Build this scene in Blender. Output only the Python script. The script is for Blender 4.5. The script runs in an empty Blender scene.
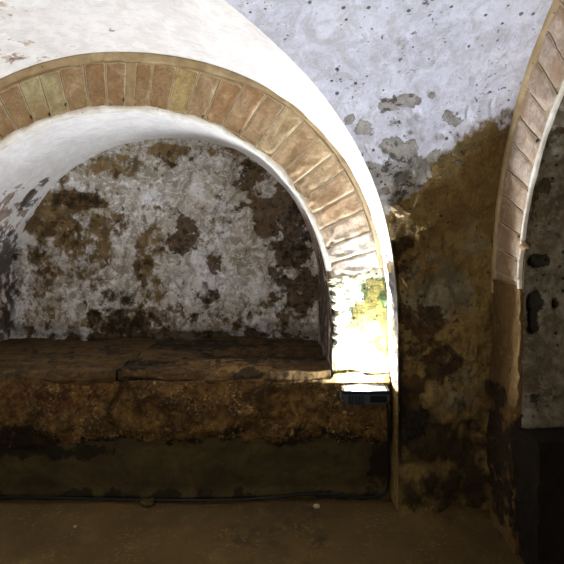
import bpy, math, random
import numpy as np
from math import pi, sin, cos, radians, sqrt
random.seed(5)
scene = bpy.context.scene
COL = scene.collection

# ------------------------------------------------------------------ camera
F = 550.0; HX, HY, CAMZ = 282.0, 210.0, 1.34
cam_d = bpy.data.cameras.new('camera'); cam = bpy.data.objects.new('camera', cam_d); COL.objects.link(cam)
cam.location = (0, 0, CAMZ); cam.rotation_euler = (pi/2, 0, 0)
cam_d.sensor_width = 36; cam_d.lens = F/564*36; cam_d.shift_x = 0; cam_d.shift_y = -(282-HY)/564
cam_d.clip_start = .02
scene.camera = cam

def at(px, py, y):                     # a point of the place at depth y
    return ((px-HX)/F*y, y, CAMZ-(py-HY)/F*y)

# ------------------------------------------------------------------ noise (numpy)
def _h(ix, iy, iz, s):
    n = (ix*374761393 + iy*668265263 + iz*2147483647 + s*1274126177) & 0xffffffff
    n = ((n ^ (n >> 13))*1274126177) & 0xffffffff
    n = ((n ^ (n >> 15))*2246822519) & 0xffffffff
    return ((n ^ (n >> 16)) & 0xffffff)/float(0xffffff)
def vnoise(P, s=0):
    Q = np.floor(P).astype(np.int64); f = P-Q; f = f*f*(3-2*f)
    r = 0
    for dx in (0, 1):
        for dy in (0, 1):
            for dz in (0, 1):
                w = (f[..., 0] if dx else 1-f[..., 0])*(f[..., 1] if dy else 1-f[..., 1])*(f[..., 2] if dz else 1-f[..., 2])
                r = r + w*_h(Q[..., 0]+dx, Q[..., 1]+dy, Q[..., 2]+dz, s)
    return r*2-1
def fbm(P, scale, octs=4, s=0, gain=.5):
    if np.isscalar(scale): scale = (scale,)*3
    r = 0; a = 1; k = np.array(scale, float)
    for o in range(octs):
        r = r+a*vnoise(P*k+17.3*o, s+o*7); a *= gain; k = k*2.03
    return r
def ss(a, b, x):
    t = np.clip((x-a)/(b-a), 0, 1); return t*t*(3-2*t)

# ------------------------------------------------------------------ mesh building
def proj(P):
    y = np.maximum(P[..., 1], .05)
    return HX+F*P[..., 0]/y, HY-F*(P[..., 2]-CAMZ)/y
def blobs(P, lst):
    """soft stains and painted shade on a surface: centre is the surface point seen at that place of the photo, radii in metres along the surface"""
    u, v = proj(P); out = np.zeros(P.shape[:-1])
    wob = fbm(P, 14, 4, 91)*.45
    for b in lst:
        x, y, rx, ry = b[:4]; w = b[4] if len(b) > 4 else 1
        d = (u-x)**2+(v-y)**2+(P[..., 1] < 1.3)*1e6; i = np.unravel_index(np.argmin(d), d.shape); c = P[i]; k = c[1]/F
        rr = np.sqrt(((P[..., 0]-c[0])/(rx*k))**2+((P[..., 2]-c[2])/(ry*k))**2+((P[..., 1]-c[1])/(max(rx, ry)*k*1.6))**2)
        out = np.maximum(out, w*np.clip(1.35-rr*.85+wob, 0, 1))
    return out
class Mesh:
    def __init__(s): s.v = []; s.f = []; s.m = []; s.a = []; s.n = 0
    def grid(s, P, mask=None, mat=0, wrap_u=False, flip=False):
        nu, nv = P.shape[:2]; idx = np.arange(nu*nv).reshape(nu, nv)+s.n
        if wrap_u: idx = np.vstack([idx, idx[:1]])
        a, b, c, d = idx[:-1, :-1], idx[1:, :-1], idx[1:, 1:], idx[:-1, 1:]
        q = np.stack([a, b, c, d] if not flip else [a, d, c, b], -1).reshape(-1, 4)
        s.v.append(P.reshape(-1, 3)); s.f += q.tolist(); s.m += [mat]*len(q)
        k = np.zeros((nu*nv, 4)); k[:, 3] = 1
        if mask is not None:
            for j, mk in enumerate(mask):
                if mk is not None: k[:, j] = np.asarray(mk).reshape(-1)
        s.a.append(k); s.n += nu*nv; return s
    def poly(s, pts, faces, mat=0):
        pts = np.array(pts, float); s.v.append(pts); s.f += [[i+s.n for i in f] for f in faces]; s.m += [mat]*len(faces)
        k = np.zeros((len(pts), 4)); k[:, 3] = 1; s.a.append(k); s.n += len(pts); return s
    def box(s, x0, x1, y0, y1, z0, z1, mat=0):
        p = [(x, y, z) for x in (x0, x1) for y in (y0, y1) for z in (z0, z1)]
        return s.poly(p, [(0, 1, 3, 2), (4, 6, 7, 5), (0, 4, 5, 1), (2, 3, 7, 6), (0, 2, 6, 4), (1, 5, 7, 3)], mat)
    def tube(s, pts, r, n=10, mat=0):
        pts = [np.array(p, float) for p in pts]; rings = []
        for i, p in enumerate(pts):
            t = pts[min(i+1, len(pts)-1)]-pts[max(i-1, 0)]; t /= np.linalg.norm(t)
            a = np.cross(t, (0, 0, 1.)) if abs(t[2]) < .9 else np.cross(t, (0, 1., 0)); a /= np.linalg.norm(a); b = np.cross(t, a)
            rings.append([p+r*(cos(q)*a+sin(q)*b) for q in np.arange(n)*2*pi/n])
        P = np.array(rings); m = len(pts)
        faces = [(i*n+j, i*n+(j+1) % n, (i+1)*n+(j+1) % n, (i+1)*n+j) for i in range(m-1) for j in range(n)]
        faces += [tuple(range(n)), tuple(range((m-1)*n, m*n))]
        return s.poly(P.reshape(-1, 3), faces, mat)
    def build(s, name, mats, parent=None, origin=(0, 0, 0), smooth=True, bevel=0):
        V = np.concatenate(s.v)-np.array(origin)
        me = bpy.data.meshes.new(name); me.from_pydata(V.tolist(), [], s.f)
        if not isinstance(mats, (list, tuple)): mats = [mats]
        for m in mats: me.materials.append(m)
        me.polygons.foreach_set('material_index', s.m)
        me.polygons.foreach_set('use_smooth', [smooth]*len(s.f))
        at_ = me.attributes.new('mask', 'FLOAT_COLOR', 'POINT'); at_.data.foreach_set('color', np.concatenate(s.a).astype(np.float32).ravel())
        o = bpy.data.objects.new(name, me); COL.objects.link(o)
        if parent: o.parent = parent
        else: o.location = origin
        if bevel:
            b = o.modifiers.new('bevel', 'BEVEL'); b.width = bevel; b.segments = 3; b.limit_method = 'ANGLE'
        return o
def thing(name, label, cat, loc=(0, 0, 0), group=None):
    o = bpy.data.objects.new(name, None); COL.objects.link(o); o.location = loc; o.empty_display_size = .1
    o['label'] = label; o['category'] = cat
    if group: o['group'] = group
    return o
def tag(o, label, cat, group=None):
    o['label'] = label; o['category'] = cat
    if group: o['group'] = group
def struct(o, label=None):
    o['kind'] = 'structure'
    if label: o['label'] = label
def normals(P):
    du = np.gradient(P, axis=0); dv = np.gradient(P, axis=1); n = np.cross(du, dv)
    return n/np.maximum(np.linalg.norm(n, axis=-1, keepdims=True), 1e-9)
def displaced(P, amt, toward=None):
    n = normals(P)
    if toward is not None:
        sg = np.sign(((np.array(toward)-P)*n).sum(-1, keepdims=True)); sg[sg == 0] = 1; n = n*sg
    return P+n*amt[..., None]

# ------------------------------------------------------------------ materials
def lin(c):
    return tuple(((x/255)/12.92 if x/255 <= .04045 else ((x/255+.055)/1.055)**2.4) for x in c)+(1,)
class NT:
    def __init__(s, name):
        s.mat = bpy.data.materials.new(name); s.mat.use_nodes = True; s.t = s.mat.node_tree; s.t.nodes.clear()
        s.out = s.t.nodes.new('ShaderNodeOutputMaterial'); s.b = s.t.nodes.new('ShaderNodeBsdfPrincipled')
        s.t.links.new(s.b.outputs[0], s.out.inputs[0])
        s.b.inputs['Specular IOR Level'].default_value = .25
    def node(s, ty, **k):
        n = s.t.nodes.new(ty)
        for a, b in k.items(): setattr(n, a, b)
        return n
    def put(s, inp, v):
        if isinstance(v, bpy.types.NodeSocket): s.t.links.new(v, inp)
        else: inp.default_value = v
    def math(s, op, a, b=0., c=0.):
        n = s.node('ShaderNodeMath', operation=op); s.put(n.inputs[0], a); s.put(n.inputs[1], b); s.put(n.inputs[2], c); return n.outputs[0]
    def noise(s, co, scale, detail=6, rough=.6, dist=0.):
        n = s.node('ShaderNodeTexNoise'); s.put(n.inputs['Vector'], co); n.inputs['Scale'].default_value = scale
        n.inputs['Detail'].default_value = detail; n.inputs['Roughness'].default_value = rough; n.inputs['Distortion'].default_value = dist
        return n.outputs[0]
    def step(s, v, a, b):
        n = s.node('ShaderNodeMapRange', interpolation_type='SMOOTHSTEP'); s.put(n.inputs[0], v); n.inputs[1].default_value = a; n.inputs[2].default_value = b
        return n.outputs[0]
    def mix(s, f, a, b):
        n = s.node('ShaderNodeMix', data_type='RGBA'); s.put(n.inputs[0], f); s.put(n.inputs[6], a); s.put(n.inputs[7], b); return n.outputs[2]
    def coords(s, stretch=(1, 1, 1), obj=True):
        g = s.node('ShaderNodeTexCoord') if obj == 'o' else s.node('ShaderNodeNewGeometry')
        o = g.outputs['Object'] if obj == 'o' else g.outputs['Position']
        m = s.node('ShaderNodeMapping'); s.t.links.new(o, m.inputs[0]); m.inputs['Scale'].default_value = stretch
        return m.outputs[0]
def wall_mat(name, *a_, **k_):
    return _wall(name, *a_, **k_)
def _wall(name, base, base2, patch, dark, third, stretch=(1, 1, 1), big=2.5, amt=.5, pits=.0, auto=0., autod=0., bump=.5, bdist=.01, rough=.9,
             fine=45, mott=0., speck=None, speckamt=0., brk=7, ew=1., crumb=0., w3=.1):
    """weathered surface: two base tones, broken patches (mask r), dark dirt and painted shade (g), third tone (b)"""
    n = NT(name); co = n.coords(stretch); co1 = n.coords()
    a = n.node('ShaderNodeAttribute', attribute_name='mask'); sp = n.node('ShaderNodeSeparateColor'); n.t.links.new(a.outputs['Color'], sp.inputs[0])
    big_n = n.noise(co, big, 8, .65, .4); med = n.noise(co1, brk, 9, .68, .6); fn = n.noise(co1, fine, 5, .7); m2 = n.noise(n.coords((1.3, .9, 1.1)), brk*1.7, 9, .7, .3)
    c = n.mix(n.step(big_n, .35, .65), lin(base), lin(base2))
    # fine mottling
    h = n.node('ShaderNodeHueSaturation'); n.put(h.inputs['Color'], c)
    n.put(h.inputs['Value'], n.math('MULTIPLY_ADD', n.math('ADD', fn, m2), amt, 1-amt)); c = h.outputs[0]
    if mott:
        k1 = n.step(n.noise(n.coords((1.1, 1, .9)), 11, 10, .75, 1.2), .44, .58); c = n.mix(n.math('MULTIPLY', k1, mott), c, lin(tuple(x*q for x, q in zip(base2, (.62, .58, .5)))))
        k2 = n.step(n.noise(n.coords((.9, 1, 1.2)), 26, 8, .75, .6), .52, .6); c = n.mix(n.math('MULTIPLY', k2, mott*.8), c, lin(tuple(min(255, x*1.12) for x in base)))
    def edge(ch, nz, auto_, w=.03):
        v = n.math('ADD', sp.outputs[ch], n.math('MULTIPLY_ADD', nz, 2.2, -1.1+auto_)); return n.step(v, .5-w*ew, .5+w*ew)
    e3 = edge(2, m2, 0, w3); c3 = n.mix(n.step(n.noise(co1, 9, 9, .7), .4, .6), lin(third), lin(tuple(x*.72 for x in third))); c = n.mix(e3, c, c3)
    e1 = edge(0, med, auto, .035); p1 = n.mix(n.step(m2, .35, .65), lin(patch), lin(tuple(x*.62 for x in patch))); c = n.mix(n.math('MULTIPLY', e1, .92), c, p1)
    e2 = edge(1, m2, autod, .12); c = n.mix(n.math('MULTIPLY', e2, .85), c, lin(dark))
    if speck:
        v = n.step(n.noise(co1, 60, 4, .7), .56, .62); v = n.math('MULTIPLY', v, n.step(n.noise(co1, 6, 4), .4, .6)); c = n.mix(n.math('MULTIPLY', v, speckamt), c, lin(speck))
    pit = None
    if pits:
        vo = n.node('ShaderNodeTexVoronoi'); n.t.links.new(co1, vo.inputs[0]); vo.inputs['Scale'].default_value = 22; vo.inputs['Randomness'].default_value = 1
        pv = n.math('ADD', vo.outputs['Distance'], n.math('MULTIPLY', n.step(n.noise(co1, 3.3, 4), .35, .62), -.16*pits))
        pv = n.math('ADD', pv, n.math('MULTIPLY', n.noise(co1, 80, 3), .12))
        pit = n.step(pv, .1, .04); c = n.mix(n.math('MULTIPLY', pit, .8), c, lin(dark))
    cr = None
    if crumb:
        cn = n.math('ADD', n.noise(n.coords((1, 1, 1.3)), 34, 5, .65, .4), n.math('MULTIPLY_ADD', n.noise(co1, 5.5, 3), .45, -.225))
        cn = n.math('ADD', cn, n.math('MULTIPLY_ADD', sp.outputs[0], .09, -.03))
        cr = n.math('MULTIPLY', n.step(cn, .63, .67), crumb); c = n.mix(cr, c, lin(dark))
    n.put(n.b.inputs['Base Color'], c); n.b.inputs['Roughness'].default_value = rough
    hgt = n.math('ADD', n.math('MULTIPLY', med, .8), n.math('MULTIPLY', fn, .35)); hgt = n.math('ADD', hgt, n.math('MULTIPLY', m2, .6))
    hgt = n.math('ADD', hgt, n.math('MULTIPLY', e1, -.45)); hgt = n.math('ADD', hgt, n.math('MULTIPLY', e2, -.12))
    if pit is not None: hgt = n.math('ADD', hgt, n.math('MULTIPLY', pit, -.7))
    if cr is not None: hgt = n.math('ADD', hgt, n.math('MULTIPLY', cr, -.8))
    bp = n.node('ShaderNodeBump'); n.put(bp.inputs['Height'], hgt); bp.inputs['Strength'].default_value = bump; bp.inputs['Distance'].default_value = bdist
    n.t.links.new(bp.outputs[0], n.b.inputs['Normal'])
    return n.mat
def plain(name, c, rough=.5, metal=0., emit=None, strength=0, nz=0.):
    n = NT(name); co = n.coords(obj='o'); v = n.noise(co, 60, 4)
    n.put(n.b.inputs['Base Color'], n.mix(v, lin(c), lin(tuple(x*(1-nz) for x in c)))); n.b.inputs['Roughness'].default_value = rough; n.b.inputs['Metallic'].default_value = metal
    if emit:
        n.b.inputs['Emission Color'].default_value = emit; n.b.inputs['Emission Strength'].default_value = strength
    return n.mat
def stone_mat(name):
    """tufa blocks: tone comes from each block's own colour"""
    n = NT(name); oi = n.node('ShaderNodeObjectInfo'); co = n.coords(); 
    a = n.node('ShaderNodeAttribute', attribute_name='mask'); sp = n.node('ShaderNodeSeparateColor'); n.t.links.new(a.outputs['Color'], sp.inputs[0])
    fn = n.noise(co, 70, 5, .75); md = n.noise(co, 16, 8, .7, .8); bg = n.noise(co, 7, 5, .6, .5)
    h = n.node('ShaderNodeHueSaturation'); n.put(h.inputs['Color'], oi.outputs['Color']); n.put(h.inputs['Value'], n.math('MULTIPLY_ADD', n.math('ADD', fn, md), 1.5, -.45)); c = h.outputs[0]
    c = n.mix(n.math('MULTIPLY', n.step(bg, .44, .62), .6), c, lin((138, 104, 66)))
    c = n.mix(n.math('MULTIPLY', n.step(md, .55, .72), .5), c, lin((205, 192, 165)))
    # limewash at the worn block edges
    e = n.step(n.math('ADD', sp.outputs[0], n.math('MULTIPLY_ADD', fn, .9, -.45)), .55, .8); c = n.mix(n.math('MULTIPLY', e, .75), c, lin((205, 195, 170)))
    vo = n.node('ShaderNodeTexVoronoi'); n.t.links.new(co, vo.inputs[0]); vo.inputs['Scale'].default_value = 24
    pit = n.step(n.math('ADD', vo.outputs['Distance'], n.math('MULTIPLY', fn, .1)), .1, .06); pit = n.math('MAXIMUM', pit, n.step(sp.outputs[1], .5, .8)); c = n.mix(n.math('MULTIPLY', pit, .9), c, lin((38, 27, 16)))
    n.put(n.b.inputs['Base Color'], c); n.b.inputs['Roughness'].default_value = .9
    hg = n.math('ADD', fn, n.math('MULTIPLY', md, 1.3)); hg = n.math('ADD', hg, n.math('MULTIPLY', pit, -1.))
    bp = n.node('ShaderNodeBump'); n.put(bp.inputs['Height'], hg); bp.inputs['Strength'].default_value = .6; bp.inputs['Distance'].default_value = .006
    n.t.links.new(bp.outputs[0], n.b.inputs['Normal']); return n.mat

M_WHITE = wall_mat('limewashed vault plaster', (238, 234, 232), (226, 220, 218), (176, 150, 130), (48, 37, 26), (205, 185, 165), stretch=(1, .35, 1), mott=.16, amt=.16, auto=-.28, bump=.5, bdist=.008, big=3, pits=.15)
M_GREY = wall_mat('grey pitted plaster', (214, 215, 228), (198, 199, 214), (166, 160, 152), (40, 32, 24), (114, 94, 53), amt=.5, pits=1., auto=-.2, autod=-.55, bump=.8, bdist=.007, big=4, mott=.28, fine=110, crumb=.75, w3=.3)
M_LUN = wall_mat('peeling niche plaster', (236, 236, 241), (184, 176, 162), (100, 76, 44), (34, 27, 17), (132, 110, 74), amt=.6, pits=.8, auto=-.14, autod=-.2, bump=.9, bdist=.014, big=3.5, brk=10, mott=.65, ew=2.2, fine=80, crumb=.6)
M_PIER = wall_mat('brown stained pier render', (132, 110, 62), (108, 86, 46), (74, 50, 24), (22, 17, 9), (132, 120, 92), amt=.5, pits=.6, auto=-.36, autod=-.34, bump=1., bdist=.02, big=3, mott=.45, ew=3, fine=80, crumb=.5)
M_PIER2 = wall_mat('orange brown worn tufa', (108, 82, 44), (78, 57, 30), (46, 32, 17), (18, 12, 7), (164, 140, 100), stretch=(1, 1, .4), amt=.6, pits=.5, auto=-.05, autod=-.12, bump=1., bdist=.025, big=4)
M_JAMB = wall_mat('grey brown jamb plaster', (134, 127, 110), (94, 82, 60), (88, 66, 40), (16, 12, 8), (120, 100, 60), amt=.5, pits=.8, auto=-.08, autod=-.2, bump=1., bdist=.015, big=4, mott=.5)
M_ROCK = wall_mat('rough conglomerate', (124, 94, 48), (72, 52, 26), (40, 28, 14), (16, 11, 6), (92, 56, 28), amt=.75, pits=.6, auto=.02, autod=-.05, bump=1., bdist=.03, big=7, crumb=.6, speck=(190, 160, 105), speckamt=.6, brk=14, fine=70, mott=.6)
M_PLINTH = wall_mat('olive damp render', (70, 60, 31), (50, 40, 20), (46, 34, 16), (18, 14, 7), (86, 84, 44), amt=.5, pits=.3, auto=-.12, autod=-.1, bump=.7, bdist=.01, big=5, stretch=(1, 1, 1.6))
M_SLAB = wall_mat('brown worn slab', (92, 70, 36), (66, 48, 24), (42, 30, 15), (18, 13, 7), (128, 100, 56), amt=.6, pits=.4, auto=-.05, autod=-.12, bump=1., bdist=.015, big=5, stretch=(.5, 3, 3), mott=.7)
M_FLOOR = wall_mat('beaten earth floor', (88, 69, 35), (76, 59, 29), (78, 62, 33), (50, 40, 22), (124, 104, 60), amt=.3, pits=0, auto=-.25, autod=-.3, bump=.5, bdist=.006, big=1.6, speck=(150, 130, 80), speckamt=.3, brk=3, ew=6)
M_PILA = wall_mat('mossy limewashed masonry', (196, 192, 172), (170, 164, 134), (128, 116, 54), (60, 46, 26), (70, 86, 38), amt=.3, pits=.7, auto=-.05, autod=-.3, bump=1., bdist=.012, big=8, brk=12)
M_MORTAR = wall_mat('lime mortar', (178, 158, 122), (150, 128, 96), (120, 98, 66), (70, 54, 36), (190, 175, 145), amt=.45, pits=.5, auto=-.2, autod=-.3, bump=.9, bdist=.008, big=10, brk=14)
M_SHADEROCK = wall_mat('shade darkened rock', (34, 25, 15), (24, 17, 10), (18, 13, 8), (12, 9, 6), (58, 40, 24), amt=.6, pits=.3, bump=1., bdist=.02, big=5, mott=.4)  # near-black colour carries the shade on the front of the side block
M_EDGE = wall_mat('white lime rim', (232, 228, 220), (205, 196, 180), (150, 124, 92), (70, 54, 36), (190, 175, 145), amt=.3, pits=.5, auto=-.2, autod=-.4, bump=.9, bdist=.008, big=10, brk=14)
M_STONE = stone_mat('tufa voussoir')

# ------------------------------------------------------------------ the bay: dimensions
YR = 2.57                                   # plane of the front arch ring
CX, CZ, RI, RO = -.766, .81, 1.0, 1.271
XR = .92; C2Y, C2Z, R2I, R2O = 1.11, .98, 1.03, 1.30      # side arch
YM = 1.11                                   # middle of the bay
gk = np.array([[-90, 2.395], [0, 2.395], [8, 2.39], [14, 2.36], [20, 2.31], [25, 2.26], [31, 2.19], [37.3, 2.12], [42.4, 2.05], [48.7, 1.93], [53, 1.86], [56, 1.80], [59, 1.735], [62.7, 1.637], [76, 1.36], [90, YM]])
def bump_r(th): t = np.clip(th, 0, pi/2); return 1+.034*np.sin(2*t)**2
def yg(th): return np.interp(th, gk[:, 0], gk[:, 1])
def smooth_yg(th): return sum(yg(th+d) for d in (-4, -2, 0, 2, 4))/5 if np.isscalar(th) else sum(yg(np.minimum(th+d, 90)) for d in (-4, -2, 0, 2, 4))/5
# profile A at parameter t: t<0 below springing (z from 0), t in 0..90 on the arc
NTH = 150; NZ = 90
zlow = np.linspace(0, 1, NZ, endpoint=False); th = np.linspace(0, 90, NTH)
def profA(R):
    q = R*bump_r(np.radians(th)); x = np.concatenate([np.full(NZ, CX+R), CX+q*np.cos(np.radians(th))]); z = np.concatenate([zlow*CZ, CZ+q*np.sin(np.radians(th))]); return x, z
xA, zA = profA(RO)
yA = np.concatenate([np.full(NZ, 2.395), smooth_yg(th)]); yA[NZ:] += (2.395-yA[NZ])*np.exp(-th/6)
yE = np.concatenate([np.full(NZ, C2Y+R2O), C2Y+R2O*np.cos(np.radians(th))]); zE = np.concatenate([zlow*C2Z, C2Z+R2O*np.sin(np.radians(th))])
EYE = (-.3, 1.0, 1.0)
xL = np.concatenate([np.full(NZ, CX+RO), CX+RO*np.cos(np.radians(th))]); zL = np.concatenate([zlow*CZ, CZ+RO*np.sin(np.radians(th))])

# web A (white): from ring to groin, both halves
def webA(mirror=False):
    nv = 110; s = np.linspace(0, 1, nv)
    P = np.zeros((NZ+NTH, nv, 3)); P[..., 0] = xA[:, None]; P[..., 2] = zA[:, None]
    P[..., 1] = YR+.03+(yA[:, None]-YR-.03)*s
    return P
def amp(P):
    return fbm(P, 2.2, 3, 3)*.012+fbm(P, 14, 3, 5)*.003
ceil = Mesh()
PA = webA(); edge = (np.linspace(0, 1, 110)[None, :]); 
a = amp(PA)*ss(0, .08, edge)*(1-ss(.97, 1, edge))
PAr = displaced(PA, a+fbm(PA, 30, 3, 9)*.008*ss(1.2, 1.0, PA[..., 2])*ss(.3, .6, edge)*(1-ss(.95, 1, edge)), EYE)
jagA = ss(.45, .75, edge+fbm(PA, 20, 3, 6)*.25)*ss(1.18, 1.02, PA[..., 2])  # dark brown jag: rough pier edge with its shadow in the colour
rustA = blobs(PA, [(20, 45, 30, 14, .35), (60, 62, 40, 8, .5), (100, 45, 60, 10, .3), (290, 60, 30, 14, .35)])
KS = 62
ceil.grid(PAr[KS:], [np.maximum(rustA, jagA*1.2)[KS:], (jagA*1.7)[KS:], None], 0)
fp = (edge+fbm(PA, 24, 3, 6)*.2 > .5) & (PA[..., 2]+fbm(PA, 12, 3, 7)*.08 < 1.14)
fp = (fp[KS:-1, :-1] & fp[KS+1:, 1:]).reshape(-1); ceil.m[-fp.size:] = np.where(fp, 2, 0).tolist()
PA_LOW = PAr[:KS+1]
PL = PA.copy(); PL[..., 0] = 2*CX-xL[:, None]; PL[..., 2] = zL[:, None]; PLfull = PL.copy()
maskL = blobs(PL, [(15, 52, 30, 12, .55), (8, 10, 30, 12, .4), (70, 60, 30, 6, .4)])
PL = PL[30:]; maskL = maskL[30:]
ceil.grid(displaced(PL, amp(PL)*ss(0, .08, edge)*(1-ss(.97, 1, edge)), EYE), [maskL, None, maskL*.8], 0)
# web B (grey) groin -> side ring, above and pier below in brown
nb = 130; s = np.linspace(0, 1, nb)
G = np.stack([xA, yA, zA], -1); E = np.stack([np.full(len(yE), XR+.02), yE+.010, zE], -1)
PB = G[:, None, :]*(1-s[None, :, None])+E[:, None, :]*s[None, :, None]
fade = ss(0, .06, s)[None, :]*(1-ss(.95, 1, s))[None, :]
low = 1-ss(1.05, 1.5, PB[..., 2])
rough = fbm(PB, 1.8, 2, 11)*.005*(1-low)+fbm(PB, 3, 4, 11)*.03*low+fbm(PB, 18, 3, 12)*(.0018+.008*low)
# broken crater lines where the plaster has fallen off the pier
PBr = displaced(PB, rough*fade, EYE)
k0 = int(NZ+NTH*13/90)
patch = blobs(PB, [(450, 120, 90, 60, .24), (370, 140, 50, 40, .24), (385, 106, 14, 7), (405, 100, 16, 6), (432, 96, 6, 4, .9), (348, 120, 8, 7, .8), (365, 132, 14, 10, .9), (400, 150, 50, 18, .95), (385, 170, 30, 26, 1), (420, 180, 40, 26, 1), (449, 116, 9, 9, 1), (456, 122, 9, 7, .9), (485, 94, 10, 4, .75), (440, 160, 40, 18, .9), (400, 200, 24, 24, 1), (500, 108, 10, 8, .6), (395, 125, 12, 8, .6), (330, 90, 6, 10, .5), (260, 20, 16, 10, .35)])
dark = blobs(PB, [(417, 115, 6, 4, 1), (412, 120, 4, 3, .9), (423, 136, 7, 3, 1), (441, 137, 8, 3, 1), (475, 79, 5, 3, 1), (471, 69, 4, 3, .8), (492, 104, 3, 6, .95), (493, 114, 5, 3, .9), (468, 112, 3, 7, .9), (500, 75, 8, 5, .7), (366, 148, 3, 3, .9), (385, 149, 3, 3, .9), (398, 174, 4, 4, .9), (410, 174, 5, 4, .9), (409, 183, 5, 3, .9), (427, 172, 3, 5, .9), (355, 140, 3, 2, .9), (372, 178, 3, 4, .8), (384, 188, 5, 3, .8), (398, 118, 5, 3, .8), (312, 49, 3, 2, .6), (345, 108, 3, 4, .8), (494, 66, 4, 4, .6)])
PBr = displaced(PBr, -ss(.55, .9, dark)*.006*fade-ss(.4, .7, patch)*.001*fade, EYE)
zc = PB[..., 2]; brown = ss(1.50, 1.26, zc+fbm(PB, 5, 3, 44)*.08-.33*(s[None, :]))  # brown stain, its upper edge drawn along the lamp's shadow line
lossF = blobs(PB, [(425, 330, 30, 34), (410, 400, 22, 40), (400, 250, 16, 30), (440, 365, 30, 28)])
pdF = blobs(PB, [(440, 440, 60, 34, 1), (400, 430, 14, 60, .9), (450, 490, 50, 25, .9), (395, 370, 9, 60, .8), (497, 300, 6, 60, .7), (405, 240, 12, 10, .7), (430, 345, 30, 22, .5), (492, 400, 10, 60, .8)])  # darker tone at the pier foot and along its edges
ppF = blobs(PB, [(440, 290, 34, 26, .9), (470, 240, 26, 20, .5), (450, 400, 24, 18, .6), (430, 200, 20, 20, .3), (455, 375, 30, 16, .5)])
dark = dark*.85; pdF = pdF*1.35
bn = brown+fbm(PB, 22, 4, 47)*.16; isb = bn > .75
k = NZ+30; fb = (isb[k:-1, :-1] & isb[k+1:, :-1] & isb[k:-1, 1:] & isb[k+1:, 1:]).reshape(-1); nf = fb.size
for mk, mat_, keep in (([patch, dark, np.clip(bn*1.6, 0, 1.3)], 1, ~fb), ([lossF, pdF, ppF], 2, fb)):
    ceil.grid(PBr[k:], [q[k:] for q in mk], mat_)
    ceil.f[-nf:] = [f for f, b_ in zip(ceil.f[-nf:], keep) if b_]; ceil.m = ceil.m[:len(ceil.f)]

# mirrored webs that close the bay
GL = np.stack([xL, yA, zL], -1); PBL = GL[:, None, :]*(1-s[None, :, None])+E[:, None, :]*s[None, :, None]
for mx, my in ((1, 0), (0, 1), (1, 1)):
    Q = (PBL if mx else PB)[NZ::3, ::4].copy()
    if mx: Q[..., 0] = 2*CX-Q[..., 0]
    if my: Q[..., 1] = 2*YM-Q[..., 1]
    ceil.grid(Q, None, 1)
for mx in (0, 1):
    Q = (PLfull if mx else PA)[NZ::3, ::4].copy(); Q[..., 1] = 2*YM-Q[..., 1]
    ceil.grid(Q, None, 0)
o = ceil.build('ceiling', [M_WHITE, M_GREY, M_PIER]); struct(o, 'low groin vault with white limewashed and grey pitted webs')

# pier (the lower part of the corner): brown render
pier = Mesh(); PP = PB[:NZ+31]; rp = PBr[:NZ+31].copy()
# plaster loss: lower left zone set back
loss = lossF[:NZ+31]
rp[..., 1] += ss(.35, .6, loss)*.022*fade
rp[..., 1] += fbm(PP, 6, 5, 33)*.02*fade
pd = pdF[:NZ+31]
pp3 = ppF[:NZ+31]
pier.grid(rp, [loss, pd, pp3], 0)
Q = PA_LOW.copy(); pier.grid(Q, [None, np.full(Q.shape[:2], .35), None], 0)
o = pier.build('wall_corner', M_PIER); struct(o, 'brown stained corner pier wall between the two arches')
# remaining corners
for mx, my in ((1, 0), (0, 1), (1, 1)):
    Q = (PBL if mx else PB)[:NZ+1:3, ::6].copy()
    if mx: Q[..., 0] = 2*CX-Q[..., 0]
    if my: Q[..., 1] = 2*YM-Q[..., 1]
    m = Mesh(); m.grid(Q, None, 0)
    Q = (PLfull if mx else PA)[:NZ+1:3, ::6].copy()
    if my: Q[..., 1] = 2*YM-Q[..., 1]
    if my or mx: m.grid(Q, None, 0)
    o = m.build('wall_corner', M_PIER); struct(o)

# ------------------------------------------------------------------ niche: soffit and back wall
YB = 3.57
thn = np.linspace(0, 180, 220); nlow = 40
rn = RI*bump_r(np.radians(thn))
xs = np.concatenate([np.full(nlow, CX+RI), CX+rn*np.cos(np.radians(thn)), np.full(nlow, CX-RI)])
zs = np.concatenate([np.linspace(.40, CZ, nlow, endpoint=False), CZ+rn*np.sin(np.radians(thn)), np.linspace(CZ, .40, nlow)])
d = np.linspace(0, 1, 90)
P = np.zeros((len(xs), 90, 3)); P[..., 0] = xs[:, None]; P[..., 2] = zs[:, None]; P[..., 1] = YR+.02+(YB-YR+.03)*d
Pd = displaced(P, (fbm(P, 3, 3, 21)*.012+fbm(P, 16, 3, 22)*.003)*ss(0, .1, d)[None, :], (CX, 3, .9))
so_p = blobs(P, [(8, 215, 28, 30, .9), (15, 190, 26, 8, .7), (30, 150, 24, 8, .6), (60, 130, 20, 7, .5), (5, 300, 14, 60, .8)])
shade_r = ss(CX+.72, CX+.9, P[..., 0])*ss(1.55, 1.25, P[..., 2]+0*P[..., 0])  # right side browned to carry its shade, facing away from the lamp
so_p = np.maximum(so_p, shade_r)
so_d = blobs(P, [(324, 300, 20, 60, .8), (6, 330, 20, 30, .7), (10, 260, 10, 90, .7), (28, 198, 14, 10, .8), (42, 182, 8, 6, .7)])  # right-hand mark deepens the painted shade; the left marks are dirt
m = Mesh(); m.grid(Pd, [so_p, so_d, None], 0); o = m.build('ceiling_niche', M_WHITE); struct(o, 'whitewashed barrel soffit of the round arched niche')

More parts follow.
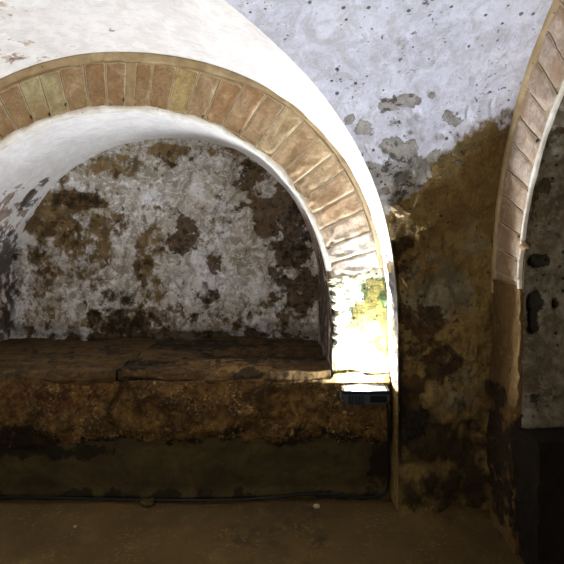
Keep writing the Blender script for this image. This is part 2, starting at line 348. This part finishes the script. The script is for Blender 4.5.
nx, nz = 300, 210
X, Z = np.meshgrid(np.linspace(CX-1.06, CX+1.08, nx), np.linspace(.38, 1.90, nz), indexing='ij')
P = np.stack([X, np.full_like(X, YB), Z], -1)
bl = [(75, 200, 34, 11), (180, 238, 17, 17, 1), (272, 205, 34, 28), (292, 245, 28, 44), (245, 205, 24, 8), (305, 285, 22, 26), (285, 310, 20, 22, .6), (258, 175, 26, 16, .9),
      (60, 235, 30, 22, .65), (45, 260, 14, 40, .6), (92, 260, 26, 34, .4), (120, 322, 34, 18, .85), (214, 262, 12, 12, .75), (205, 300, 18, 18, .6), (238, 320, 22, 14, .6), (150, 270, 10, 26, .55),
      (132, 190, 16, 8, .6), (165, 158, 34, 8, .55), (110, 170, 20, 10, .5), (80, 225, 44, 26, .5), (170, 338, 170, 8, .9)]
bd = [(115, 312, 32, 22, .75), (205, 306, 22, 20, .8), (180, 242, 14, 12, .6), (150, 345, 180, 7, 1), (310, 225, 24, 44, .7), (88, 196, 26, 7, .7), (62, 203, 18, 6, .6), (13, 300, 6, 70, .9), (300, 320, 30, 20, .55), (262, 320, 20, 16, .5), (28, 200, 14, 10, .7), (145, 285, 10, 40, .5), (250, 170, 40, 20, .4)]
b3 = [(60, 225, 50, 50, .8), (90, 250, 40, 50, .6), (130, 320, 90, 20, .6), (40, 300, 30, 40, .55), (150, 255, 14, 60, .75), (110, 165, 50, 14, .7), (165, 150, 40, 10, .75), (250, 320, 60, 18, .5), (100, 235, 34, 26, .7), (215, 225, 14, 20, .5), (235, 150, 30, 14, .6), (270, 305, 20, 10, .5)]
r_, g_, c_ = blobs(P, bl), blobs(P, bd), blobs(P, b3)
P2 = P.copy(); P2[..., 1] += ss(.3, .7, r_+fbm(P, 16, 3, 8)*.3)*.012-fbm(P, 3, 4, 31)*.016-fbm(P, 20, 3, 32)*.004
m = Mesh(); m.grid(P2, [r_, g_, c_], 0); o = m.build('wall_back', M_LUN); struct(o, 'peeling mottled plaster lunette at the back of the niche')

# ------------------------------------------------------------------ arches
def lc(c, k=1.):
    g = sum(c)/3; c = tuple(x*.72+g*.28+4 for x in c)
    return tuple(x*k for x in lin(c)[:3])+(1,)
def voussoir(mp, a0, a1, r0, r1, col, parent, org, rnd, nm='voussoir', depth=.1, gap=.0024):
    nu, nv = 14, 22
    u = np.linspace(0, 1, nu); v = np.linspace(0, 1, nv); U, V = np.meshgrid(u, v, indexing='ij')
    R = r0+(r1-r0)*V; g = gap/R
    wob = (fbm(np.stack([V*3, U*0+rnd, U*0], -1), 1, 2, 7))*.0012/R
    A = radians(a0)+g+(radians(a1-a0)-2*g)*U+wob
    ed = np.minimum(np.minimum(U, 1-U)*(a1-a0)*.0175*(r0+r1)/2, np.minimum(V, 1-V)*(r1-r0))     # metres to the nearest edge
    P0 = mp(R, A, 0); D = .005*(1-ss(0, .008, ed))-.004*fbm(P0, 26, 4, 4)+rnd*.002
    # round the corners
    P = mp(R, A, D); S = mp(R, A, depth)
    msk = 1-ss(.0, .012, ed); hr = random.Random(int(a0*10)); hu, hv = hr.choice((.04, .96)), hr.uniform(.04, .2)
    pitm = 1.4*np.exp(-(((U-hu)*(a1-a0)*.0175/.010)**2+((V-hv)*(r1-r0)/.010)**2)); D = D+.01*np.clip(pitm, 0, 1); P = mp(R, A, D)
    m = Mesh(); m.grid(P, [msk, pitm, None], 0)
    for sl in ((slice(None), 0), (slice(None), -1), (0, slice(None)), (-1, slice(None))):
        m.grid(np.stack([P[sl], S[sl]], 0), [np.full((2, P[sl].shape[0]), .4), None, None], 0)
    m.grid(S, None, 0)
    o = m.build(nm, M_STONE, parent, org); o.color = col; return o
def ring_sheet(mp, a0, a1, r0, r1, dep, nt, nr, seed, amt=.003):
    A, R = np.meshgrid(np.radians(np.linspace(a0, a1, nt)), np.linspace(r0, r1, nr), indexing='ij')
    P0 = mp(R, A, 0); return mp(R, A, dep+amt*fbm(P0, 18, 4, seed)), P0

org1 = np.array((CX, YR, 0.))
arch = thing('stone_arch', 'wide tan stone block arch framing the round niche, lit by the floodlight', 'arch', tuple(org1))
def mp1(R, A, D):
    k = bump_r(A); return np.stack([CX+R*k*np.cos(A), YR+D+R*0+A*0, CZ+R*k*np.sin(A)], -1)
# mortar bed, depth 12 mm behind the face, with real thickness
P, P0 = ring_sheet(mp1, 11, 169, RI+.004, RO-.004, .008, 500, 20, 61)
m = Mesh(); m.grid(P, None, 0); Pb = P.copy(); Pb[..., 1] = YR+.09; m.grid(Pb, None, 0)
for sl in (0, -1):
    m.grid(np.stack([P[:, sl], Pb[:, sl]], 1), None, 0)
m.build('mortar_bed', M_MORTAR, arch, org1)
joints = [11.6, 15.9, 20.1, 24.8, 29.3, 34.1, 38.3, 42.7, 47.5, 52.4, 57.1, 62.2, 67.2, 72.1, 77.1, 82.3, 86.2, 92.9, 97.7, 103.1, 107.8, 112.5, 117.7, 122.6, 127.5, 132.4, 137.3, 142.2, 147.1, 152, 157, 162, 167]
pal = {11.6: (214, 206, 192), 15.9: (206, 194, 176), 20.1: (196, 170, 140), 24.8: (192, 158, 118), 29.3: (190, 156, 116), 34.1: (188, 156, 112), 38.3: (186, 154, 108), 42.7: (180, 146, 102),
       47.5: (184, 158, 112), 52.4: (172, 138, 96), 57.1: (170, 134, 92), 62.2: (168, 126, 80), 67.2: (164, 134, 92), 72.1: (176, 150, 88), 77.1: (162, 124, 78), 82.3: (160, 126, 82),
       86.2: (158, 122, 82), 92.9: (156, 118, 74), 97.7: (160, 126, 80), 103.1: (172, 160, 108), 107.8: (172, 160, 108), 112.5: (156, 122, 78)}
for i in range(len(joints)-1):
    a0, a1 = joints[i], joints[i+1]; rr = random.Random(i)
    c = pal.get(a0, (160+rr.randint(-8, 12), 126+rr.randint(-6, 8), 80))
    r1 = RO-(.030 if a0 < 60 else .052 if a0 < 100 else .06)+rr.uniform(-.005, .005)
    if a0 == 82.3: a1 = 86.2
    if a0 == 86.2: a0 = 88.2
    voussoir(mp1, a0, a1, RI+.012+rr.uniform(0, .006), r1, lc(c), arch, org1, rr.uniform(-1, 1))
# outer rim band of plaster and inner white lip
def rim(mp, a0, a1, rin, rout, d0, d1, nm, mat, par, org, seed, nt=420, ragged=.006, deep=.06):
    A = np.radians(np.linspace(a0, a1, nt)); prof = []
    j = fbm(np.stack([A*14, A*0, A*0], -1), 1, 4, seed)*ragged
    lst = [(rin, deep, 0), (rin, d0+.004, .7), (rin+(rout-rin)*.2, d0, .6), (rin+(rout-rin)*.6, d0, .2), (rout-.002, d1, 0), (rout, deep, 0)] if nm != 'lime_lip' else \
          [(rin, deep, 0), (rin, d1, 0), (rin+(rout-rin)*.4, d0, .3), (rout, d0+.004, 1), (rout, deep, 1)]
    for r, dd, w in lst: prof.append(mp(r+j*w, A, dd+j*.2))
    P = np.stack(prof, 1); m = Mesh(); m.grid(P, None, 0); return m.build(nm, mat, par, org)
A_ = np.radians(np.linspace(12, 168, 420)); rim(mp1, 12, 168, RO-.024-.024*ss(radians(50), radians(80), A_), RO, -.002, 0, 'plaster_rim', M_MORTAR, arch, org1, 3)
rim(mp1, 14, 166, RI-.004, RI+.016, -.003, .004, 'lime_lip', M_EDGE, arch, org1, 5, ragged=.008)
# pilasters under the arch
def pilaster(side):
    a = radians(11.8); ztop = CZ+RO*sin(a)
    nxp, nzp = 60, 150
    U, Zz = np.meshgrid(np.linspace(0, 1, nxp), np.linspace(.578, ztop, nzp), indexing='ij')
    t = np.clip((Zz-CZ), 0, None)
    xin = np.sqrt(RI**2-t**2)+.002; xout = np.sqrt(RO**2-t**2)-.002
    jag = ss(.62, .8, Zz)*(.003+.016*fbm(np.stack([Zz*75, Zz*0, Zz*0], -1), 1, 3, 9))*np.clip(1-U*3, 0, 1)
    xx = xin+(xout-xin)*U+np.maximum(jag, 0)
    top = Zz-np.clip((Zz-(ztop-.08))/.08, 0, 1)*(1-U)*.055
    P = np.stack([CX+side*xx, np.full_like(xx, YR), top], -1)
    e = np.minimum(np.minimum(U, 1-U)*4, 1)
    rub = ss(.75, .95, Zz)*(1-ss(.25, .55, U))
    P[..., 1] += .012*(1-ss(0, .25, e))-(fbm(P, 9, 4, 14)*.006+rub*fbm(P, 45, 3, 15)*.004)
    moss = blobs(P, [(375, 300, 14, 26, .9), (358, 312, 12, 18, .6), (383, 330, 6, 30, .8), (365, 285, 12, 8, .6), (345, 372, 20, 5, .6), (372, 374, 20, 4, .8)]) if side > 0 else np.zeros(xx.shape)
    och = blobs(P, [(365, 320, 22, 34, .75), (372, 285, 14, 14, .8), (384, 350, 5, 30, .8), (350, 330, 10, 10, .5), (358, 368, 30, 6, .7)]) if side > 0 else np.zeros(xx.shape)
    drk = blobs(P, [(338, 262, 4, 14, .9), (340, 310, 8, 16, .5), (345, 290, 8, 16, .45), (370, 378, 20, 3, .8)]) if side > 0 else np.zeros(xx.shape)
    B = P.copy(); B[..., 1] = YR+.12
    m = Mesh(); m.grid(P, [och, drk, moss], 0)
    for sl in (0, -1): m.grid(np.stack([P[sl], B[sl]], 0), None, 0); m.grid(np.stack([P[:, sl], B[:, sl]], 0), None, 0)
    m.grid(B, None, 0)
    return m.build('pilaster', M_PILA, arch, org1)
pilaster(1); pilaster(-1)

# side arch on the right wall
org2 = np.array((XR, C2Y, 0.))
arch2 = thing('stone_arch', 'narrow-looking side arch of pale blocks on the right wall, seen edge-on', 'arch', tuple(org2))
mp2 = lambda R, A, D: np.stack([XR+D+R*0, C2Y+R*np.cos(A), C2Z+R*np.sin(A)], -1)
P, P0 = ring_sheet(mp2, 2, 178, R2I+.004, R2O-.004, .010, 460, 20, 71)
m = Mesh(); m.grid(P, None, 0); Pb = P.copy(); Pb[..., 0] = XR+.022; m.grid(Pb, None, 0)
for sl in (0, -1): m.grid(np.stack([P[:, sl], Pb[:, sl]], 1), None, 0)
m.build('mortar_bed', M_MORTAR, arch2, org2)
j2 = list(np.arange(4, 178, 5.2))
for i in range(len(j2)-1):
    rr = random.Random(100+i); k = rr.uniform(-8, 8)
    c = (176+k, 150+k, 128+k) if i > 3 else (168+k, 140+k, 112+k)
    voussoir(mp2, j2[i], j2[i+1], R2I+.012, R2O-.03, lc(c), arch2, org2, rr.uniform(-1, 1), gap=.0035, depth=.02)
rim(mp2, 0, 180, R2O-.026, R2O+.012, -.006, 0, 'plaster_rim', M_MORTAR, arch2, org2, 13)
rim(mp2, 3, 177, R2I-.002, R2I+.010, -.004, .004, 'lime_lip', M_EDGE, arch2, org2, 15, ragged=.011, deep=.014)

# rough jamb below the side arch (far one) with its return into the side niche
nj = 120; zj = np.linspace(0, C2Z+.06, 200); 
seq = [(XR, C2Y+R2O+.03), (XR, C2Y+R2I), (XR+.07, C2Y+R2I-.01)]
def jamb(near):
    sgn = -1 if near else 1
    U, Zz = np.meshgrid(np.linspace(0, 1, 90), zj, indexing='ij')
    L = R2O+.03-R2I; tot = L+.09; dist = U*tot
    yy = np.where(dist < L, R2O+.03-dist, R2I); xx = np.where(dist < L, 0., (dist-L)*.12)
    P = np.stack([XR+xx, C2Y+sgn*yy, Zz], -1)
    am = fbm(P, (6, 6, 3), 5, 51)*.022+fbm(P, 26, 3, 52)*.006
    low = 1-ss(.35, .62, Zz); bul = -.02*ss(.8, .3, Zz)
    fd = ss(0, .1, U)*(1-ss(.97, 1., U))
    P[..., 0] += (am+bul)*fd; P[..., 1] += sgn*(-am*.5)*fd
    dk = blobs(P, [(500, 470, 14, 40, .8), (495, 395, 6, 24, .6), (505, 330, 6, 12, .4), (492, 440, 8, 60, .9), (512, 520, 18, 26, .7)]) if not near else None
    lt = blobs(P, [(506, 345, 3, 24, .35)]) if not near else None
    m = Mesh(); m.grid(P, [None, dk, lt], 0); return m
o = jamb(False).build('wall_right', M_PIER2); struct(o, 'worn orange brown jamb wall below the right arch')
o = jamb(True).build('wall_right', M_PIER2); struct(o)

# side niche (soffit, jamb face towards us, back)
thn = np.linspace(0, 180, 340); nl = 120
ys = np.concatenate([np.full(nl, C2Y+R2I), C2Y+R2I*np.cos(np.radians(thn)), np.full(nl, C2Y-R2I)])
zs2 = np.concatenate([np.linspace(0, C2Z, nl, endpoint=False), C2Z+R2I*np.sin(np.radians(thn)), np.linspace(C2Z, 0, nl)])
d = np.linspace(0, 1, 80); P = np.zeros((len(ys), 80, 3)); P[..., 1] = ys[:, None]; P[..., 2] = zs2[:, None]; P[..., 0] = XR+.012+.95*d**1.3
hole = blobs(P, [(541, 262, 12, 8, 1.15), (535, 314, 10, 17, 1.1), (556, 304, 5, 6, 1.), (546, 258, 6, 5, 1)])
amt = fbm(P, 5, 4, 81)*.014+fbm(P, 24, 3, 82)*.005-ss(.35, .8, hole)*.05
Pd = displaced(P, amt*ss(0, .03, d)[None, :], (1.3, 1.1, .9))
jd = np.maximum(.95*blobs(P, [(545, 400, 40, 10, .8), (530, 230, 6, 60, .3)]), ss(.35, .7, hole)*1.7)
jb = blobs(P, [(535, 180, 14, 50, .6), (540, 300, 18, 40, .4), (560, 230, 10, 20, .5)])
m = Mesh(); m.grid(Pd, [jb, jd, None], 0)
A, R = np.meshgrid(np.linspace(0, 1, 60), np.linspace(0, 1, 40), indexing='ij')
Pq = np.stack([np.full_like(A, XR+.95)+fbm(np.stack([A*5, R*5, A], -1), 1, 3, 5)*.01, C2Y-R2I-.02+A*(2*R2I+.04), R*2.05], -1)
m.grid(Pq, None, 0)
o = m.build('wall_niche', M_JAMB); struct(o, 'pitted grey brown plaster inside the right hand niche')

# left and front closing walls (outside the picture)
m = Mesh(); XL = 2*CX-XR
m.poly([(XL+.01, -.3, 0), (XL+.01, 2.6, 0), (XL+.01, 2.6, 2.35), (XL+.01, -.3, 2.35)], [(0, 1, 2, 3)])
o = m.build('wall_left', M_PIER); struct(o)
m = Mesh(); yf = 2*YM-YR+.02
m.poly([(XL, yf, 0), (XR, yf, 0), (XR, yf, 2.35), (XL, yf, 2.35)], [(0, 1, 2, 3)])
o = m.build('wall_front', M_PIER); struct(o)

# ------------------------------------------------------------------ floor
X, Y = np.meshgrid(np.linspace(XL-.1, XR+1.0, 330), np.linspace(-.5, 2.75, 300), indexing='ij')
P = np.stack([X, Y, np.zeros_like(X)], -1)
P[..., 2] = fbm(P, 2.5, 4, 41)*.008+fbm(P, 12, 3, 42)*.003-.006
P[..., 2] += .03*np.exp(-(((X-.72)/.3)**2+((Y-2.42)/.12)**2))       # earth banked against the pier
dk = blobs(P, [(285, 513, 60, 9, .75), (270, 545, 60, 7, .65), (440, 530, 50, 9, .4), (60, 545, 50, 8, .3), (430, 512, 50, 8, .6), (480, 545, 20, 18, .4)])
wet = blobs(P, [(310, 508, 30, 5, .8)])
m = Mesh(); m.grid(P, [dk, wet*.5, None], 0); o = m.build('floor', M_FLOOR); struct(o, 'beaten olive brown earth floor')

# ------------------------------------------------------------------ bench (tomb shelf) in the niche
XB0, XB1 = CX-RO-.02, CX+RO-.003
orgb = np.array((CX, 2.58, 0.))
bench = thing('stone_bench', 'long rough brown rock bench filling the bottom of the large niche', 'bench', tuple(orgb))
def extrude(prof, x0, x1, nx, dispfn, maskfn, name, mat, par, org):
    """closed profile (y,z) densified and swept along x, ends capped"""
    pts = []; k = len(prof)
    for i in range(k):
        a = np.array(prof[i], float); b = np.array(prof[(i+1) % k], float); front = min(a[0], b[0]) < 2.75 or abs(a[0]-b[0]) > .3
        n = max(2, int(np.linalg.norm(b-a)/(.006 if front else .05)))
        for q in range(n): pts.append(a+(b-a)*q/n)
    pts = np.array(pts); xs = np.linspace(x0, x1, nx)
    P = np.zeros((len(pts), nx, 3)); P[..., 0] = xs[None, :]; P[..., 1] = pts[:, None, 0]; P[..., 2] = pts[:, None, 1]
    Pd = dispfn(P); mk = maskfn(P)
    m = Mesh(); m.grid(Pd, mk, 0, wrap_u=True)
    c0 = Pd[:, 0]; c1 = Pd[:, -1]; m.poly(c0, [tuple(range(len(c0)))]); m.poly(c1, [tuple(range(len(c1)))[::-1]])
    return m.build(name, mat, par, org)
def d_rock(P):
    Q = P.copy(); fr = ss(2.9, 2.62, P[..., 1]); lump = np.abs(fbm(P, (4, 4, 7), 3, 61))*.035
    nearlamp = np.exp(-((P[..., 0]-.375)/.14)**2)*ss(.40, .46, P[..., 2])
    a = (lump+fbm(P, 15, 4, 62)*.018+fbm(P, 40, 2, 63)*.006)*(1-nearlamp)
    Q[..., 1] -= a*fr; Q[..., 2] += fbm(P, 7, 3, 64)*.012*ss(.5, .55, P[..., 2])+fbm(P, 5, 3, 65)*.025*ss(.34, .27, P[..., 2])*fr
    Q[..., 2] += ss(.22, .25, P[..., 0])*ss(.5, .545, P[..., 2])*ss(2.75, 2.65, P[..., 1])*.03
    # vertical split between two blocks
    Q[..., 1] += fr*.04*np.exp(-((P[..., 0]+.765+.03*np.sin(P[..., 2]*20))/.012)**2)
    return Q
def m_rock(P):
    return [blobs(P, [(240, 410, 50, 20, .3)]), blobs(P, [(30, 440, 60, 18, .9), (120, 445, 40, 14, .8), (200, 452, 80, 9, .8), (310, 440, 60, 14, .75), (360, 430, 40, 22, .7), (230, 432, 20, 10, .6), (80, 420, 30, 12, .5)]),  # dark marks along the overhang: undercut shade put into the colour
            blobs(P, [(50, 395, 50, 16, .6), (95, 402, 20, 8, .7)])]
def d_pl(P):
    Q = P.copy(); fr = ss(2.8, 2.62, P[..., 1]); Q[..., 1] -= (fbm(P, 5, 4, 66)*.010+fbm(P, 24, 3, 67)*.003)*fr
    Q[..., 1] -= fr*.02*ss(.05, 0, P[..., 2])
    return Q
def m_pl(P): return [None, blobs(P, [(23, 470, 6, 30, .7), (115, 465, 6, 25, .5), (200, 453, 200, 8, .8), (40, 452, 60, 8, .9), (240, 480, 8, 20, .4), (380, 470, 16, 30, .7), (330, 455, 60, 8, .8), (60, 488, 80, 4, .4)]), blobs(P, [(70, 465, 40, 10, .5), (170, 470, 40, 12, .5), (330, 470, 30, 12, .4)])]  # upper dark band: shade of the rock overhang put into the colour
def d_sl(P):
    Q = P.copy(); top = ss(.50, .56, P[..., 2])
    Q[..., 2] += (fbm(P, (3, 6, 3), 4, 68)*.016+fbm(P, (14, 28, 14), 3, 69)*.004)
    Q[..., 1] -= (fbm(P, (6, 3, 3), 4, 70)*.02)*ss(2.7, 2.56, P[..., 1])
    # worn hollow at the back right of the shelf
    Q[..., 2] -= .05*np.exp(-(((P[..., 0]-.02)/.34)**2+((P[..., 1]-3.05)/.07)**2))
    return Q
def m_sl(P): return [blobs(P, [(90, 352, 60, 5, .5)]), blobs(P, [(260, 355, 60, 4, 1), (170, 345, 150, 4, .8), (60, 358, 50, 3, .6), (320, 358, 20, 5, .8), (118, 372, 6, 6, .7)]), blobs(P, [(160, 366, 36, 4, .9), (240, 366, 60, 4, .6), (40, 370, 40, 4, .4)])]  # dark streaks at the back put the hollow's shade into the colour
extrude([(2.575, -.01), (2.575, .12), (2.585, .27), (3.5, .27), (3.5, -.01)], XB0, XB1, 420, d_pl, m_pl, 'plinth', M_PLINTH, bench, orgb)
extrude([(2.60, .23), (2.575, .27), (2.55, .34), (2.548, .45), (2.56, .545), (3.5, .47), (3.5, .23)], XB0, XB1, 520, d_rock, m_rock, 'rock_course', M_ROCK, bench, orgb)
GAPX = (118-282)/214.
extrude([(2.565, .53), (2.553, .555), (2.57, .583), (2.75, .585), (3.1, .545), (3.62, .50), (3.62, .43), (3.0, .47)], XB0, GAPX-.006, 260, d_sl, m_sl, 'shelf_slab', M_SLAB, bench, orgb)
extrude([(2.565, .53), (2.548, .555), (2.565, .588), (2.75, .592), (3.1, .55), (3.62, .50), (3.62, .43), (3.0, .47)], GAPX+.006, .228, 260, d_sl, m_sl, 'shelf_slab', M_SLAB, bench, orgb)

# block at the foot of the side niche
orgs = np.array((XR+.45, 2.05, 0.))
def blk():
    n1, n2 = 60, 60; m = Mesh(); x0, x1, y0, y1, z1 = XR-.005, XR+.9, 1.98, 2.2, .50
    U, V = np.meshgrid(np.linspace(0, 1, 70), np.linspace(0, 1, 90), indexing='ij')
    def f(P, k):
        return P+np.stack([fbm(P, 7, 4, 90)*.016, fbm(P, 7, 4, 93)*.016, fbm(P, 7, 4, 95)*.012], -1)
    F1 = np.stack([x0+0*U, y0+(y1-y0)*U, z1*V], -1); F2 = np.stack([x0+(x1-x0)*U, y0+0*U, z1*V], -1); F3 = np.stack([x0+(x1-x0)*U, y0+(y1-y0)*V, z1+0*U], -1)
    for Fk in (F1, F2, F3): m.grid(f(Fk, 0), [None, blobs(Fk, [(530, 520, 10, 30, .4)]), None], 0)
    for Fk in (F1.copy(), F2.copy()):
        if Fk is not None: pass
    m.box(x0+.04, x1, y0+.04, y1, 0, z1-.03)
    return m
o = blk().build('stone_block', M_SHADEROCK, None, orgs); tag(o, 'low rough brown stone block at the foot of the right arch', 'stone block')

# ------------------------------------------------------------------ broken plaster crusts, lit from below
def crust(name, pts, thick, mat, label, origin, seed):
    """ragged plaster flake: fan outline (3D) given thickness"""
    pts = np.array(pts, float); c = pts.mean(0); m = Mesh(); n = len(pts)*8
    out = []
    for i in range(len(pts)):
        for q in range(8):
            p = pts[i]+(pts[(i+1) % len(pts)]-pts[i])*q/8; out.append(p)
    out = np.array(out); out += np.stack([fbm(out, 40, 3, seed), fbm(out, 40, 3, seed+1)*.6, fbm(out, 40, 3, seed+2)], -1)*.006
    out = c+(out-c)*(1+fbm(out, 60, 3, seed+3)*.3)[:, None]
    rings = np.stack([c+(out-c)*k+np.array([0, -thick*(1-k**2), 0]) for k in (.02, .3, .6, .85, 1)], 0)
    rings[:3, :, 1] += fbm(rings[:3], 30, 3, seed+5)*.006
    back = rings[-1:]+np.array([0, thick*1.2, 0])
    R = np.concatenate([rings, back], 0).transpose(1, 0, 2)
    m.grid(R, None, 0, wrap_u=True); o = m.build(name, mat, None, origin); tag(o, label, 'plaster crust', None); return o
def near(px, py):            # surface point of the grey web/pier seen there
    u, v = proj(PBr); i = np.unravel_index(np.argmin((u-px)**2+(v-py)**2), u.shape); return PBr[i]
q = [near(391, 203), near(400, 208), near(413, 215), near(404, 218), near(397, 216), near(393, 213)]
q = [p+np.array([0, -.008, 0]) for p in q]
crust('plaster_crust', q, .006, M_MORTAR, 'ragged pale plaster crust broken off beside the large arch springing', tuple(q[2]), 3)
q = [near(401, 277)+np.array([0, -.006, 0]), near(406, 282)+np.array([0, -.006, 0]), near(407, 287)+np.array([0, -.006, 0]), near(403, 283)+np.array([0, -.006, 0])]
crust('plaster_crust', q, .004, M_MORTAR, 'small pale plaster flake on the corner pier, below the larger crust', tuple(q[0]), 8)
b0 = np.array(((523-282)/F*2.11, 2.11, CAMZ-(245-210)/F*2.11))
q = [b0+np.array(v) for v in ((-.010, .0, .022), (.006, -.005, .012), (.016, -.005, -.004), (.022, -.005, -.014), (.006, -.005, -.016), (-.01, .0, -.02))]
crust('plaster_crust', q, .008, M_MORTAR, 'crumbling white plaster crust on the inner edge of the right arch', tuple(b0), 12)

# ------------------------------------------------------------------ floodlight
lx0, lx1 = (343-HX)/F*2.47, (388-HX)/F*2.47; LY0, LY1 = 2.445, 2.535; LZ0, LZ1 = .465, .535
orgl = np.array(((lx0+lx1)/2, 2.49, LZ0))
fl = thing('floodlight', 'small grey floodlight glowing white on the bench front below the pilaster', 'lamp', tuple(orgl))
M_HOUS = plain('grey painted aluminium', (86, 92, 104), .45, .3, nz=.2); M_BLACK = plain('black plastic', (16, 18, 24), .4, nz=.3)
M_GLOW = plain('glowing lamp glass', (240, 245, 255), .3, emit=(.86, .93, 1., 1), strength=1.)
glow = M_GLOW.node_tree.nodes['Principled BSDF'] if 'Principled BSDF' in M_GLOW.node_tree.nodes else None
LAMP = 1900.
M_GLASS = plain('lit diffuser glass', (240, 245, 255), .3, emit=(.86, .93, 1., 1), strength=3.)
glow.inputs['Emission Strength'].default_value = LAMP
m = Mesh(); m.poly([(lx0+.012, LY0+.02, LZ0), (lx1-.012, LY0+.02, LZ0), (lx1-.012, LY1-.008, LZ0), (lx0+.012, LY1-.008, LZ0), (lx0, LY0, LZ1-.012), (lx1, LY0, LZ1-.012), (lx1, LY1, LZ1-.012), (lx0, LY1, LZ1-.012)],
                   [(0, 1, 2, 3)[::-1], (0, 1, 5, 4), (1, 2, 6, 5), (2, 3, 7, 6), (3, 0, 4, 7), (4, 5, 6, 7)])
m.build('housing', M_HOUS, fl, orgl, smooth=False, bevel=.004)
m = Mesh()
for a_ in ((lx0-.003, lx1+.003, LY0-.003, LY0+.008), (lx0-.003, lx1+.003, LY1-.008, LY1+.003), (lx0-.003, lx0+.008, LY0, LY1), (lx1-.008, lx1+.003, LY0, LY1)):
    m.box(*a_, LZ1-.014, LZ1)
m.build('bezel', M_BLACK, fl, orgl, smooth=False)
m = Mesh(); m.box(lx0+.008, lx1-.008, LY0+.008, LY1-.008, LZ1-.012, LZ1-.006); m.build('lamp_glass', M_GLASS, fl, orgl, smooth=False)
m = Mesh(); xe = (361-HX)/F*2.49; m.box(xe-.035, xe+.035, 2.466, 2.496, LZ1-.006, LZ1-.002); m.build('lamp_element', M_GLOW, fl, orgl, smooth=False)
M_FIN = plain('dark fin metal', (40, 44, 54), .5, .4)
for i in range(5):
    m = Mesh(); x = lx0+.022+i*.015; m.box(x, x+.006, LY0-.004, LY0+.02, LZ0+.008, LZ1-.020); m.build('cooling_fin', M_FIN, fl, orgl, smooth=False)
m = Mesh(); m.box(lx1-.085, lx1-.012, LY0-.005, LY0+.02, LZ0+.020, LZ1-.020); m.build('gear_cover', M_BLACK, fl, orgl, smooth=False, bevel=.003)
m = Mesh()
for x in (lx0-.008, lx1+.003): m.box(x, x+.005, 2.48, 2.553, LZ0+.015, LZ0+.04)
m.box(lx0-.008, lx1+.008, 2.546, 2.553, LZ0+.015, LZ0+.04)
m.build('bracket', M_HOUS, fl, orgl, smooth=False)

# ------------------------------------------------------------------ cable
def spline(pts, n=14):
    pts = [np.array(p, float) for p in pts]; pts = [pts[0]*2-pts[1]]+pts+[pts[-1]*2-pts[-2]]; out = []
    for i in range(1, len(pts)-2):
        a, b, c, d_ = pts[i-1:i+3]
        for k in range(n):
            t = k/n; out.append(.5*((2*b)+(-a+c)*t+(2*a-5*b+4*c-d_)*t*t+(-a+3*b-3*c+d_)*t**3))
    out.append(pts[-2]); return out
cp = [(-2.0, 2.53, .008), (-1.3, 2.535, .009)]
for px, py, y in ((0, 497.5, 2.53), (100, 499.3, 2.53), (180, 500.2, 2.53), (240, 499.5, 2.53), (280, 497, 2.535), (305, 494.2, 2.54), (330, 494.5, 2.54), (355, 497, 2.535), (372, 497.5, 2.53), (384, 494, 2.53), (388, 486, 2.53), (388.5, 470, 2.53), (388.5, 440, 2.51), (388.5, 418, 2.49), (387, 406, 2.485), (383, 399, 2.49)):
    cp.append(at(px, py, y))
m = Mesh(); m.tube(spline(cp), .0062, 10); o = m.build('electric_cable', plain('black cable rubber', (12, 12, 12), .45), None, cp[6]); tag(o, 'black cable running along the foot of the bench up to the floodlight', 'cable')

# ------------------------------------------------------------------ small stones on the floor
def pebble(px, py, r, flat, seed, label, col):
    y = F*CAMZ/(py-HY); x = (px-HX)/F*y
    U, V = np.meshgrid(np.linspace(0, 2*pi, 24, endpoint=False), np.linspace(-pi/2, pi/2, 14), indexing='ij')
    P = np.stack([np.cos(U)*np.cos(V), np.sin(U)*np.cos(V)*.8, np.sin(V)*flat], -1); P = P*(1+fbm(P+seed, 1.6, 3, seed)[..., None]*.25)*r
    P += np.array((x, y, r*flat*.55))
    m = Mesh(); m.grid(P, None, 0, wrap_u=True); o = m.build('pebble', col, None, (x, y, 0)); tag(o, label, 'stone')
pebble(316.5, 507, .014, .6, 3, 'tiny pale stone on the floor in front of the cable bend', M_MORTAR)
pebble(147, 503.5, .034, .35, 5, 'flat dark stone on the floor just in front of the cable, left of centre', M_PLINTH)
pebble(75, 527, .008, .6, 9, 'tiny light stone on the open floor at the left', M_MORTAR)

# ------------------------------------------------------------------ world + view
w = bpy.data.worlds.new('world'); scene.world = w; w.use_nodes = True
w.node_tree.nodes['Background'].inputs[0].default_value = (0, 0, 0, 1); w.node_tree.nodes['Background'].inputs[1].default_value = 0
vs = scene.view_settings; vs.view_transform = 'Standard'; vs.look = 'None'; vs.gamma = 1; vs.use_curve_mapping = False
vs.exposure = 1.5
def uplight(loc, size, power, col):
    l = bpy.data.lights.new('uplight', 'AREA'); l.shape = 'RECTANGLE'; l.size = size[0]; l.size_y = size[1]; l.energy = power; l.color = col
    o = bpy.data.objects.new('uplight', l); COL.objects.link(o); o.location = loc; return o
o = uplight((-.75, -.15, .55), (.3, .1), 13, (1, .94, .84)); o.rotation_euler = (radians(180-25), 0, 0)
o = uplight((2*CX-.375, 2.47, .535), (.1, .04), 3.5, (.88, .94, 1)); o.rotation_euler = (radians(180-8), radians(0), 0)
